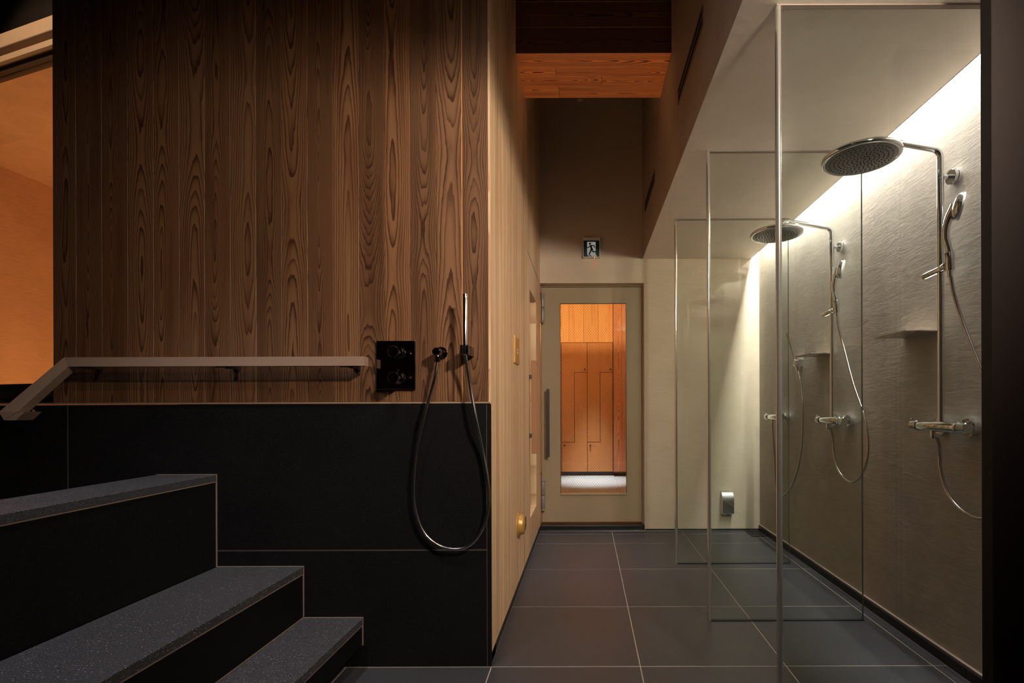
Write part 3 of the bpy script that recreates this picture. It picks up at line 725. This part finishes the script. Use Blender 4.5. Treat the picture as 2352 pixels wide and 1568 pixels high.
# shelves
def shelf(y0, label):
    X0, X1, Z = 1.343, WR, 1.374
    b = new_bm()
    # plate with three square-ish round holes: built as grid of strips round the holes
    L = .230; nseg = 24
    hy = [y0+.045, y0+.120, y0+.195]; hx_ = 1.400; r = .010; hsz = .022
    cells = []
    ycuts = [y0]
    for h_ in hy: ycuts += [h_-hsz, h_+hsz]
    ycuts.append(y0+L)
    for a, bb in zip(ycuts, ycuts[1:]):
        mid = (a+bb)/2
        if min(abs(mid-h_) for h_ in hy) > 1e-4: bx(b, X0, X1, a, bb, Z-.002, Z+.002)
        else:
            bx(b, X0, hx_-hsz, a, bb, Z-.002, Z+.002); bx(b, hx_+hsz, X1, a, bb, Z-.002, Z+.002)
            for zz, fl in ((Z+.002, 1), (Z-.002, -1)):
                inn = [b.verts.new((hx_+r*math.cos(2*PI*i/nseg), mid+r*math.sin(2*PI*i/nseg), zz)) for i in range(nseg)]
                out = []
                for i in range(nseg):
                    c, s = math.cos(2*PI*i/nseg), math.sin(2*PI*i/nseg); m_ = max(abs(c), abs(s))
                    out.append(b.verts.new((hx_+hsz*c/m_, mid+hsz*s/m_, zz)))
                for i in range(nseg):
                    j = (i+1) % nseg; b.faces.new((inn[i], inn[j], out[j], out[i]))
                if fl == 1: top = inn
                else:
                    for i in range(nseg): j = (i+1) % nseg; b.faces.new((top[i], top[j], inn[j], inn[i]))
    o = obj('shower_shelf', b, M['shelf'], None); tag(o, label, 'shelf', 'thin wall shelves beside the showers'); return o
M['shelf'] = plain('bronze_shelf', (.50, .44, .38, 1), .35, .5)
shelf(2.065, 'thin metal soap shelf left of the nearest shower column')
shelf(2.932, 'thin metal soap shelf left of the second shower column')
# third, simpler shower
t3 = empty('wall_hand_shower', (1.44, 3.6, .38), 'slim stick hand shower and mixer in the farthest bay', 'shower')
k = new_bm(); a, b_ = Vector((1.462, 3.385, 1.300)), Vector((1.383, 3.385, 1.563)); d = (b_-a)
tube(k, [a, a+d*.25, a+d*.26, a+d*.97, b_], [.0085, .0095, .0085, .0095, .009], 18)
obj('stick', k, M['chrome'], t3, smooth=40)
k = new_bm(); bx(k, 1.455, WR+.001, 3.36, 3.405, 1.325, 1.378, .002); bx(k, 1.432, 1.462, 3.365, 3.40, 1.335, 1.372, .004)
obj('holder', k, M['chrome'], t3)
hp = [(1.462, 3.385, 1.302), (1.470, 3.36, 1.20), (1.472, 3.335, 1.08), (1.472, 3.335, .98), (1.470, 3.345, .80), (1.466, 3.39, .64), (1.460, 3.48, .50), (1.455, 3.58, .42), (1.450, 3.66, .385), (1.446, 3.715, .40), (1.440, 3.735, .50), (1.430, 3.725, .66), (1.415, 3.715, .83), (1.410, 3.712, .93)]
obj('hose', tube(new_bm(), catmull(hp, 8), .0068, 12), M['hose'], t3, smooth=60)
valve(t3, 1.414, 3.692, .975)

# ================================================================== SMALL FITTINGS
# exit sign
sg = empty('exit_sign', (.054, WB, 2.30), 'small green and white running man exit sign above the door', 'sign')
SX0, SX1, SZ0, SZ1 = -.019, .127, 2.319, 2.487; SY = 4.155
obj('housing', bx(new_bm(), SX0, SX1, SY, WB+.001, SZ0, SZ1, .003, 2), M['whiteplastic'], sg)
s = .146/446   # metres per unit of the traced pictogram (origin at its left housing edge)
def sp(x, y): return (SX0+(x-449)*s, SZ1-(y-327)*s)
fcx = bx(new_bm(), sp(468, 0)[0], sp(874, 0)[0], SY-.0015, SY+.001, sp(0, 826)[1], sp(0, 413)[1])
gf = tag(obj('sign_face', fcx, M['green'], sg), 'dark green sign face')
dr = prism(new_bm(), [sp(560, 448), sp(778, 448), sp(778, 770), sp(820, 824), sp(612, 824), sp(560, 772)], 'y', SY-.0025, SY-.0013)
obj('doorway_symbol', dr, M['signwhite'], gf)
def limb(b, pts, w0, w1, y=SY-.0040):
    for (a, c) in zip(pts, pts[1:]):
        A = Vector(sp(*a)); C = Vector(sp(*c)); d = (C-A).normalized(); n_ = Vector((-d.y, d.x)); wa, wb_ = w0*s/2, w1*s/2
        A2 = A-d*wa*.6; C2 = C+d*wb_*.6
        prism(b, [tuple(A2+n_*wa), tuple(C2+n_*wb_), tuple(C2-n_*wb_), tuple(A2-n_*wa)], 'y', y, SY-.0024)
b = new_bm()
hc_ = sp(632, 494); prism(b, [(hc_[0]+28*s*math.cos(i*PI/8), hc_[1]+28*s*math.sin(i*PI/8)) for i in range(16)], 'y', SY-.004, SY-.0024)
limb(b, [(650, 545), (680, 640)], 46, 56); limb(b, [(655, 540), (735, 542), (755, 595)], 26, 22); limb(b, [(640, 545), (600, 590), (560, 592)], 24, 20)
limb(b, [(672, 640), (612, 765)], 44, 34); limb(b, [(690, 640), (710, 702), (800, 704)], 38, 24); limb(b, [(615, 785), (660, 818)], 26, 22)
obj('running_figure', b, M['green'], gf)
tag(obj('indicator_light', cyl(new_bm(), (.080, SY+.01, SZ0+.002), (.080, SY+.01, SZ0-.003), .003, seg=12), M['redled'], sg), 'tiny red indicator light')
spot('indicator_glow', (.080, SY+.012, SZ0-.006), (.080, WB, 2.26), .02, (1, .12, .05), 70, .8, .002)
# metal socket cover on end wall
sc = new_bm()
prof = [(WB+.001, .338), (WB-.018, .336), (WB-.036, .326), (WB-.052, .306), (WB-.062, .280), (WB-.066, .250), (WB-.066, .158), (WB-.062, .150), (WB+.001, .150)]
prism(sc, prof, 'x', 1.150, 1.246)
so = tag(obj('socket_cover', sc, M['cover'] if 'cover' in M else M['satin'], None, smooth=25), 'silver curved metal cover low on the end wall', 'wall cover')
obj('catch', bx(new_bm(), 1.190, 1.206, WB-.0675, WB-.050, .146, .156, .001), M['dark_steel'], so)
# brass switch plate
sw = empty('switch_plate', (WL, 2.74, 1.30), 'brass coloured switch plate on the pale cedar wall', 'switch')
obj('plate', bx(new_bm(), WL-.001, WL+.008, 2.655, 2.825, 1.298, 1.446, .002, 2), M['brass'], sw)
for z in (1.360, 1.378): obj('button', bx(new_bm(), WL+.008, WL+.0095, 2.742, 2.775, z-.005, z+.005, .0005), M['whiteplastic'], sw)
# round brass vent
vt = empty('round_vent', (WL, 2.80, .39), 'round brass coloured louvre vent low on pale cedar wall', 'vent')
b = new_bm(); lathe(b, (WL-.001, 2.80, .39), (1, 0, 0), [(0, .070), (.006, .070), (.009, .067), (.011, .058), (.030, .056), (.036, .053), (.040, .046), (.041, 0)], 40)
obj('body', b, M['brass'], vt, smooth=35)
for i in range(6):
    a = (i-2.5)*.26
    obj('louvre_slot', bx(new_bm(), WL+.024, WL+.0415, 2.80+.046*math.cos(a)-.002, 2.80+.0535*math.cos(a), .39+.05*math.sin(a)-.0035, .39+.05*math.sin(a)+.0035), M['black'], vt)
# linear air grilles on the upper right wall
def grille(y0, y1, label):
    t = empty('air_grille', (XU, (y0+y1)/2, 2.63), label, 'air grille', 'slot grilles on the upper right wall')
    z0, z1 = 2.632, 2.716; b = new_bm()
    for (a, c, d, e_) in ((y0, y1, z0, z0+.010), (y0, y1, z1-.010, z1), (y0, y0+.010, z0+.01, z1-.01), (y1-.010, y1, z0+.01, z1-.01)): bx(b, XU-.004, XU+.001, a, c, d, e_, .0008)
    obj('frame', b, M['grillef'], t)
    obj('throat', bx(new_bm(), XU-.0012, XU+.0005, y0+.01, y1-.01, z0+.01, z1-.01), M['black'], t)
    obj('vane', bx(new_bm(), XU-.0045, XU-.001, y0+.01, y1-.01, 2.668, 2.680, .0006), M['grillef'], t); return t
M['grillef'] = plain('brown_grille', (.12, .08, .055, 1), .5)
grille(2.03, 2.57, 'long brown slot grille high on right wall, the nearer one')
grille(3.45, 4.0, 'brown slot grille high on right wall, close to the end wall')
# sprinkler behind the beam, floor drain
b = new_bm(); lathe(b, (-.03, 3.30, 3.283), (0, 0, -1), [(-.7, .012), (.10, .012), (.12, .03), (.150, .028), (.170, .018), (.172, 0)], 20)
tag(obj('ceiling_sensor', b, M['dark_steel'], None, smooth=35), 'small dark ceiling sensor just behind the orange beam', 'sensor')
dr = empty('floor_drain', (1.41, 4.08, 0), 'black drain cover in the far right floor corner', 'drain')
obj('cover', bx(new_bm(), 1.345, 1.467, 3.99, 4.178, .0008, .006, .001), M['blackstone'], dr)
for i in range(6): obj('slot', bx(new_bm(), 1.36+.017*i, 1.366+.017*i, 4.01, 4.16, .0055, .0066), M['black'], dr)
